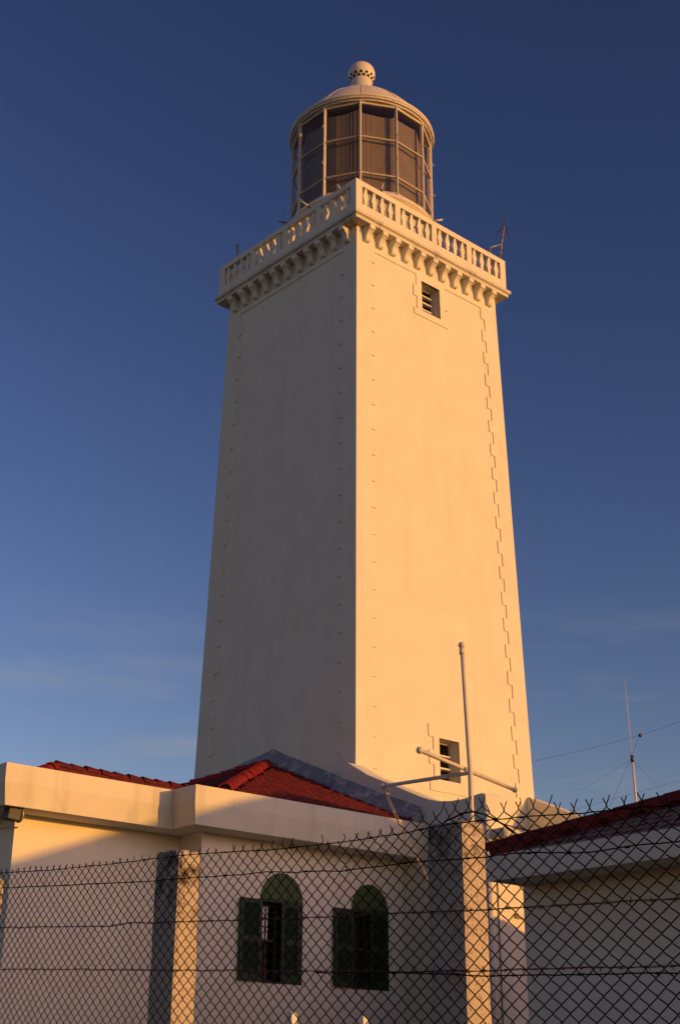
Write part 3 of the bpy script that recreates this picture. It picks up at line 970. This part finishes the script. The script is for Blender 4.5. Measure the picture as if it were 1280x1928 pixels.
# ------------------------------------------------------------------ signal mast with yards
ZC = 3.01
pc = on(885, 1450, 2, ZC)
mast = thing('signal_mast', 'cream pipe flagpole with crossed yard arms and halyard in front of the lighthouse', 'flagpole', pc.x, pc.y, -1.2)
x0, y0 = pc.x, pc.y
d = ray(869, 1215); tt = (x0 * ray(885, 1450).x + y0 * ray(885, 1450).y) / (d.x * ray(885, 1450).x + d.y * ray(885, 1450).y)
tp = d * tt
mb = MB(); mb.tube([(x0, y0, -1.2), (x0, y0, 1.5), (x0, y0, ZC), (x0 + (tp.x - x0) * .5, y0 + (tp.y - y0) * .5, (ZC + tp.z) / 2), (tp.x, tp.y, tp.z)], [.030, .029, .026, .023, .020], 14)
link('pole', mb, M['pole'], mast)
mb = MB(); mb.ball(tp, .037); mb.tube([tp + Vector((0, 0, -.1)), tp + Vector((0, 0, -.04))], .027, 12)
link('finial', mb, M['pole'], mast)
ya, yb = on(790, 1413, 2, ZC + .02), on(969, 1488, 2, ZC + .02)
mid = (ya + yb) / 2
mb = MB(); mb.tube([ya, mid, yb], [.021, .022, .020], 12)
link('yard_arm', mb, M['pole'], mast)
mb = MB(); mb.ball(ya, .036); link('finial', mb, M['pole'], mast)
mb = MB(); mb.ball(yb, .030); link('finial', mb, M['pole'], mast)
yc = on(720, 1481, 2, ZC - .03)
mb = MB(); mb.tube([(x0, y0, ZC - .03), (Vector((x0, y0, ZC - .03)) + yc) / 2, yc], [.021, .021, .019], 12)
link('yard_arm', mb, M['pole'], mast)
mb = MB(); mb.ball(yc, .030); link('finial', mb, M['pole'], mast)
mb = MB()
pl_ = yc + (Vector((x0, y0, ZC)) - yc).normalized() * .06 + Vector((0, 0, -.06))
mb.tube([pl_ + Vector((0, 0, .035 * cos(t * pi / 5))) + Vector((1, 0, 0)) * .03 * sin(t * pi / 5) for t in range(11)], .012, 6)
link('pulley', mb, M['grey_metal'], mast)
for (px, py), nm in (((806, 1652), 0), ((798, 1640), 1)):
    e = ray(px, py); e = e * (pl_.y / e.y * .985)
    s = pl_ + Vector((.015 * (1 if nm else -1), 0, -.05))
    pts = [s.lerp(e, i / 10) + Vector((0, 0, -.05 * sin(pi * i / 10) * (1.0 if nm == 0 else .3))) for i in range(11)]
    pts += [e.lerp(Vector((x0, y0, .4)), i / 5) for i in range(1, 6)]
    mb = MB(); mb.tube(pts, .0036, 5)
    link('halyard', mb, M['rope'], mast)

# ------------------------------------------------------------------ white stakes in the yard
for (px, py, lab) in ((550, 1905, 'white stake top below the larger arched window, left of the two'), (684, 1914, 'white stake top below the right arched window, right of the two')):
    d = ray(px, py); k = 13.0 / (d.x * UY + d.y * UX); p = d * k
    gz = ground_z(*xy(p.x, p.y)) - EYE
    t = thing('stake', lab, 'stake', p.x, p.y, gz - .1, 'white stakes in the yard')
    mb = MB(); w_ = .033
    mb.loft([[(p.x - w_, p.y - w_, gz - .1), (p.x + w_, p.y - w_, gz - .1), (p.x + w_, p.y + w_, gz - .1), (p.x - w_, p.y + w_, gz - .1)],
             [(p.x - w_, p.y - w_, p.z - .02), (p.x + w_, p.y - w_, p.z - .03), (p.x + w_, p.y + w_, p.z - .02), (p.x - w_, p.y + w_, p.z - .01)],
             [(p.x - w_ * .7, p.y - w_ * .7, p.z), (p.x + w_ * .6, p.y - w_ * .7, p.z - .012), (p.x + w_ * .6, p.y + w_ * .7, p.z), (p.x - w_ * .7, p.y + w_ * .7, p.z + .005)]])
    link('stake_post', mb, M['white_wood'], t, bevel=.006)

# ------------------------------------------------------------------ radio mast far right
def far_pt(px, py, Y):
    d = ray(px, py); return d * (Y / (d.x * UY + d.y * UX))
rb = far_pt(1198, 1515, 42); r1 = far_pt(1190, 1430, 42); r2 = far_pt(1176, 1280, 42)
rm_ = thing('radio_mast', 'thin guyed radio mast with whip against the sky at right', 'antenna', rb.x, rb.y, 0)
bt = rb + (rb - r1) * 5; bt.z = 0
mb = MB(); mb.tube([bt, rb, r1], [.044, .040, .033], 8); link('pole', mb, M['pole'], rm_)
mb = MB(); mb.tube([r1 + Vector((0, 0, -.1)), r1 + Vector((0, 0, .12))], .05, 8); link('collar', mb, M['dark_metal'], rm_)
mb = MB(); mb.tube([r1, (r1 + r2) / 2, r2], [.014, .010, .006], 6); link('whip', mb, M['pole'], rm_)
def wire(pts, root, r=.009, mat=None, name='guy_wire'):
    mb = MB(); mb.tube(pts, r, 4); return link(name, mb, mat or M['dark_metal'], root)
g1 = far_pt(1205, 1385, 42)
wire([far_pt(985, 1438, 45), far_pt(1090, 1415, 43.5), g1, far_pt(1400, 1318, 41)], rm_, .004, None, 'aerial_wire')
mb = MB(); mb.ball(g1, .06, 10, 6); link('insulator', mb, M['dark_metal'], rm_)
wire([g1, far_pt(1186, 1430, 41.5), far_pt(1148, 1520, 41)], rm_, .006)
wire([r1, far_pt(1090, 1490, 40)], rm_, .003); wire([r1, far_pt(1245, 1490, 40)], rm_, .003)
wire([far_pt(1080, 1525, 44), far_pt(1400, 1438, 43)], rm_, .003, None, 'aerial_wire')

# ------------------------------------------------------------------ small things on the balcony
ga = thing('whip_antenna', 'rusty bracket antenna with radials on the right corner of the balcony rail', 'antenna', 25.55, 21.75, 21.83)
def on_rail(px, py, w_=21.72): return on(px, py, 1, w_)
p0, p1, p2, p3 = on_rail(922, 482), on_rail(922, 466), on_rail(944, 459), on_rail(949, 425)
p4 = on_rail(941, 487); p5 = on_rail(951, 404)
mb = MB(); mb.tube([p0 + Vector((0, 0, -.3)), p1 + Vector((0, 0, .05))], .028, 8); mb.tube([p1, p2], .022, 8)
link('bracket', mb, M['grey_metal'], ga)
mb = MB(); mb.tube([p4, p2, p3], .026, 8); link('mast_pipe', mb, blotchy('rusty_pipe', (0.42, 0.30, 0.22), (0.20, 0.07, 0.03), 12, .4, .6), ga)
mb = MB(); mb.tube([p3, p5], .011, 6); link('whip', mb, M['dark_metal'], ga)
for px, py in ((931, 448), (960, 450), (963, 437), (936, 437)):
    mb = MB(); mb.tube([p3, on_rail(px, py, 21.72 + (.25 if px == 936 or px == 960 else -.1))], .008, 5); link('radial', mb, M['dark_metal'], ga)
mb = MB(); mb.tube([p4, p4 + Vector((-.02, 0, -.08)), p4 + Vector((-.1, 0, -.14)), p4 + Vector((-.2, .02, -.12))], .016, 5); link('cable', mb, M['dark_metal'], ga)

ld = MB(); q0 = on(447, 484, 0, 20.12); q1 = on(447.5, 459, 0, 20.12)
st_ = thing('stub_antenna', 'short grey stick antenna on the left balcony rail', 'antenna', q0.x, q0.y, 21.83)
mb = MB(); mb.tube([q0 + Vector((0, 0, -.2)), q1], .038, 10); link('tube', mb, M['grey_metal'], st_)
mb = MB(); mb.tube([q0 + Vector((0, .05, -.1)), q0 + Vector((0, .14, 0.02)), q0 + Vector((0, .16, -.1)), q0 + Vector((0, .1, -.2))], .012, 5); link('cable', mb, M['dark_metal'], st_)
def rod(label, a, b_, r, z, mat, cross=False):
    t = thing('rod', label, 'rod', a.x, a.y, z)
    mb = MB(); mb.tube([a, b_], r, 8); link('bar', mb, mat, t)
    mb = MB(); mb.tube([a + (b_ - a) * .0, a - (b_ - a).normalized() * .06], r * 1.6, 8); link('socket', mb, M['dark_metal'], t)
    if cross:
        m_ = a.lerp(b_, .5); mb = MB(); mb.tube([m_ + Vector((0, 0, -.25)), m_ + Vector((0, 0, .28))], r * .5, 6); link('spike', mb, M['dark_metal'], t)
rod('pale tube slanting out over the left balcony rail below the lantern', on(581, 388, 0, 20.5), on(562, 374, 0, 20.3), .028, 21.8, M['pole'])
rod('short pale tube standing up behind the left rail near the front corner', on(641, 358, 0, 20.5), on(635, 347, 0, 20.5), .03, 21.8, M['pole'])
rod('thin tube standing up behind the right rail near the front corner', on(718, 357, 1, 22.1), on(721, 345, 1, 22.1), .02, 21.8, M['pole'])
rod('pale tube pointing out beyond the right balcony rail beside the lantern', on(812, 416, 1, 22.1), on(833, 413, 1, 21.9), .03, 21.8, M['pole'])
rod('dark crossed rod on the left balcony rail beside the lantern glass', on(541, 419, 0, 20.2), on(525, 417, 0, 20.2), .02, 21.8, M['dark_metal'], True)
rod('dark clamp fitting on the curved lantern base above right rail', on(778, 386, 1, 22.9), on(769, 381, 1, 22.75), .035, 21.8, M['dark_metal'])

# ------------------------------------------------------------------ chain link fence
YA = 7.0; KF = YA / 6.0
TH = radians(52)
fdx, fdy = -cos(TH), sin(TH)
def w2uw(x, y): return (x * UX + y * UY, -x * UY + y * UX)
d = ray(870, 1545); yy = d.x * UY + d.y * UX; xx = d.x * UX - d.y * UY
FA = (xx / yy * YA, YA)
FDu, FDw = w2uw(fdx, fdy)                # along the fence, away to the left
FNu, FNw = w2uw(-fdy, fdx)               # towards the viewer's side
FAu, FAw = w2uw(*FA)
if FNu * FAu + FNw * FAw > 0: FNu, FNw = -FNu, -FNw
def FP(s, z, out=0.0):
    return Vector((FAu + FDu * s + FNu * out, FAw + FDw * s + FNw * out, z))
def onF(px, py):                          # pixel on the fence plane -> (s, z)
    d = ray(px, py)
    t = (FAu * FNu + FAw * FNw) / (d.x * FNu + d.y * FNw)
    p = d * t
    return ((p.x - FAu) * FDu + (p.y - FAw) * FDw, p.z)
fence = thing('chain_link_fence', 'rusty chain link fence on rough stone posts with barbed wire across the foreground', 'fence', FAu, FAw, -1.7)

def interp(pts, s):
    pts = sorted(pts)
    if s <= pts[0][0]:
        (a, b_) = pts[0], pts[1]
    elif s >= pts[-1][0]:
        (a, b_) = pts[-2], pts[-1]
    else:
        for i in range(len(pts) - 1):
            if pts[i][0] <= s <= pts[i + 1][0]: a, b_ = pts[i], pts[i + 1]; break
    t = (s - a[0]) / (b_[0] - a[0])
    return a[1] + (b_[1] - a[1]) * t
W1 = [onF(*p) for p in ((1280, 1516), (1168, 1526), (1108, 1530.6), (900, 1547), (850, 1553), (760, 1570), (640, 1588), (540, 1599), (376, 1609), (333, 1613), (200, 1629), (100, 1639), (0, 1645))]
W2 = [onF(*p) for p in ((1280, 1585), (1120, 1605), (960, 1609), (915, 1616), (805, 1622.6), (780, 1625), (652, 1641), (524, 1643), (400, 1652), (360, 1654), (260, 1662), (0, 1673.5))]
W3 = [onF(*p) for p in ((1280, 1694), (915, 1714.6), (780, 1720), (570, 1730), (400, 1735.5), (260, 1739), (210, 1745), (0, 1748))]
W4 = [onF(*p) for p in ((1280, 1820), (900, 1829), (780, 1831.5), (330, 1828), (0, 1826))]
W5 = [onF(*p) for p in ((1280, 1833.5), (1000, 1838), (900, 1838), (805, 1834), (600, 1832))]
TOP = [onF(*p) for p in ((1256, 1484), (1160, 1497), (1020, 1512), (900, 1523), (760, 1552), (700, 1572), (640, 1583), (500, 1597), (376, 1607), (333, 1612), (200, 1627), (100, 1637), (0, 1643))]

# posts
def onFo(px, py, out):                    # along the fence, on a plane set back from the mesh
    d = ray(px, py)
    t = ((FAu + FNu * out) * FNu + (FAw + FNw * out) * FNw) / (d.x * FNu + d.y * FNw)
    p = d * t
    return (p.x - FAu) * FDu + (p.y - FAw) * FDw
PA = radians(47)                          # the posts stand a little askew to the line of the mesh
pu = w2uw(-cos(PA), sin(PA)); pn = (pu[1], -pu[0])
if pn[0] * FAu + pn[1] * FAw < 0: pn = (-pn[0], -pn[1])      # away from the viewer
def post_size(x0, x1, x2, y):
    """near corner and both widths of a post from its three upright edges"""
    s_ = onFo(x0, y, -.045); N = FP(s_, 0, -.045)
    d = ray(x1, y); t = (N.x * pn[0] + N.y * pn[1]) / (d.x * pn[0] + d.y * pn[1])
    wa_ = (d.x * t - N.x) * pu[0] + (d.y * t - N.y) * pu[1]
    d = ray(x2, y); t = (N.x * pu[0] + N.y * pu[1]) / (d.x * pu[0] + d.y * pu[1])
    wb_ = (d.x * t - N.x) * pn[0] + (d.y * t - N.y) * pn[1]
    return N, wa_, wb_

def fence_post(N, wa_, wb_, top, pid):
    mb = MB()
    NZ, NS = 60, 7
    z0 = -1.7
    rings = []
    per = []
    for k in range(4 * NS):
        e, f = divmod(k, NS); f = f / NS
        per.append([(f, 0), (1, f), (1 - f, 1), (0, 1 - f)][e])
    def P(a, b_, z): return Vector((N.x + pu[0] * wa_ * a + pn[0] * wb_ * b_, N.y + pu[1] * wa_ * a + pn[1] * wb_ * b_, z))
    for i in range(NZ + 1):
        t = i / NZ
        z = z0 + (top - z0) * t
        g = 1.05 - .06 * t
        ring = []
        for (a, b_) in per:
            n_ = noise.noise((a * 3.1 + pid * 7, b_ * 3.1, z * 7)) * .035 + noise.noise((a * 11 + pid, b_ * 11, z * 26)) * .028
            cr = .955 if (a in (0, 1) and b_ in (0, 1)) else 1.0
            aa, bb_ = .5 + (a - .5) * (g * cr + n_), .5 + (b_ - .5) * (g * cr + n_)
            zz = z
            if i == NZ: zz += .02 * noise.noise((a * 4 + pid, b_ * 4, 1.0)) - (.02 if cr < 1 else 0)
            ring.append(P(aa, bb_, zz))
        rings.append(ring)
    rings.append([P(.5 + (a - .5) * .6, .5 + (b_ - .5) * .6, top + .012 + .02 * noise.noise((a * 6 + pid, b_ * 6, 4.0))) for a, b_ in per])
    mb.loft(rings, True, False)
    return link('post', mb, M['post'], fence)
NA, waA, wbA = post_size(874, 804.5, 919.5, 1700)
NB, waB, wbB = post_size(330.5, 286, 374, 1740)
fence_post(NA, waA, wbA, onF(840, 1546)[1], 1)
fence_post(NB, waB, wbB, onF(312, 1603)[1], 2)
sA0, sB0 = onFo(874, 1700, -.045), onFo(330, 1740, -.045)
sC = onFo(-38, 1720, -.045)
fence_post(FP(sC, 0, -.045), .2, .2, onF(-20, 1646)[1], 3)
fence_post(FP(sA0 - (sB0 - sA0), 0, -.045), waA, wbA, onF(840, 1546)[1] - .06, 4)

# mesh: zigzag wires hooked into each other
DX, DZ = .0503, .0368
S0, S1 = sA0 - (sB0 - sA0) - .1, sC + .3
NW = int((S1 - S0) / DX)
mesh = MB()
RWIRE = .0033
rn = random.Random(11)
ZLOW = -1.5
def warp(s, z):                         # the sheet sags and is pulled about between its ties
    a = noise.noise((s * 1.3, z * 1.3, 9.0)) * .016 + noise.noise((s * 5, z * 5, 4.0)) * .006
    b_ = noise.noise((s * 1.3, z * 1.3, 19.0)) * .014 + noise.noise((s * 5, z * 5, 14.0)) * .005
    o_ = noise.noise((s * 1.1, z * .9, 29.0)) * .012
    return s + a, z + b_, .012 + o_ * .6
for k in range(NW):
    s_mid = S0 + (k + .5) * DX
    top = interp(TOP, s_mid) + rn.uniform(-.006, .006) + (.012 if s_mid < .3 else 0)
    nj = int((top - ZLOW) / DZ)
    pts = []
    base_z = top - nj * DZ
    shear = interp(W3, s_mid) - interp(W3, 0.0)
    j0 = 0
    for j in range(nj + 1):
        # rows are counted from a common line that follows the fence's rise
        zrow = ZLOW + shear * 1.0 + j * DZ
        if zrow > top + .004: break
        i_ = k if (k + j) % 2 == 0 else k + 1
        s = S0 + i_ * DX
        inn = .004 if (k + j) % 2 == 0 else -.004
        s2, z2, o2 = warp(s, zrow)
        # knuckles are rounded: two points per bend
        dirs = 1 if i_ == k else -1
        pts.append(FP(s2 + dirs * .0035, z2 - .0045, o2 + inn * .3))
        pts.append(FP(s2 + dirs * .0035, z2 + .0045, o2 - inn * .3))
    if len(pts) < 3: continue
    # cut end of the wire: sticks up freely, bent a little
    e = pts[-1]; prev = pts[-2]
    free = rn.uniform(.03, .05) if s_mid < .3 else rn.uniform(.012, .03)
    side = 1 if (k + j) % 2 else -1
    pts.append(e + Vector((FDu, FDw, 0)) * side * free * .55 + Vector((0, 0, free)))
    mesh.tube(pts, RWIRE, 4, False, True)
link('wire_mesh', mesh, M['rust'], fence, kind='stuff', fix=False)

def strand(pts, name, r, mat, out=.016, barbs=False, seed=1, ext=True):
    rs_ = random.Random(seed)
    lo = min(p[0] for p in pts); hi = max(p[0] for p in pts)
    if ext: lo, hi = S0, S1
    n = int((hi - lo) / .035)
    line = []
    for i in range(n + 1):
        s = lo + (hi - lo) * i / n
        z = interp(pts, s) + .006 * noise.noise((s * 3.2, seed * 3.0, 0)) + .003 * noise.noise((s * 14, seed * 3.0, 0))
        line.append((s, z))
    mb = MB()
    if barbs:
        for ph in (0, pi):
            mb.tube([FP(s, z + .0028 * sin(s * 160 + ph), out + .0028 * cos(s * 160 + ph)) for s, z in line], r * .8, 4, False)
    else:
        mb.tube([FP(s, z, out + .003 * noise.noise((s * 4, 1, seed))) for s, z in line], r, 5, False)
    o = link(name, mb, mat, fence, fix=False)
    if barbs:
        s = lo + .05
        while s < hi:
            z = interp(pts, s)
            b = MB()
            for q in range(4):
                an = rs_.uniform(0, 2 * pi); L = rs_.uniform(.014, .024)
                p = FP(s + rs_.uniform(-.004, .004), z, out)
                b.tube([p, p + Vector((FDu * cos(an) * L * .7 + FNu * sin(q) * L * .5, FDw * cos(an) * L * .7 + FNw * sin(q) * L * .5, sin(an) * L))], [.0022, .0012], 4)
            b.tube([FP(s - .008, z, out), FP(s + .008, z, out)], .005, 5)
            link('barb', b, mat, fence, o, fix=False)
            s += rs_.uniform(.11, .15)
    else:
        s = lo + .1
        while s < hi:                   # twisted wire ties
            z = interp(pts, s); b = MB()
            b.tube([FP(s - .012, z, out), FP(s + .012, z + .001, out)], .0055, 5)
            for q in range(2):
                an = rs_.uniform(0, 2 * pi); L = rs_.uniform(.012, .03)
                b.tube([FP(s, z, out), FP(s + cos(an) * L, z + sin(an) * L, out + .004)], .0018, 4)
            link('tie', b, mat, fence, o, fix=False)
            s += rs_.uniform(.25, .5)
strand(W1, 'top_wire', .0032, M['rust'], .014, False, 1)
strand(W2, 'tension_wire', .0034, M['rust'], .018, False, 2)
strand(W3, 'barbed_wire', .0024, M['barb'], .024, True, 3)
strand(W4, 'barbed_wire', .0024, M['barb'], .022, True, 4)
strand([(p[0], p[1]) for p in W5] , 'tension_wire', .0034, M['rust'], .020, False, 5, False)
# loose wires sprung from the corner post
for pts_, r_ in ((((845, 1549), (868, 1541), (885, 1534), (903, 1531), (920, 1535), (938, 1544), (960, 1560), (985, 1579), (995, 1586)), .0045),
                 (((935, 1545), (965, 1556), (1000, 1565), (1040, 1571)), .003)):
    mb = MB()
    q = [onF(*p) for p in pts_]
    mb.tube([FP(s, z, .03 + .02 * sin(i * .7)) for i, (s, z) in enumerate(q)], r_, 6)
    link('loose_wire', mb, M['rust'], fence)

for o in list(bpy.data.objects):
    if '_o' in o: del o['_o']
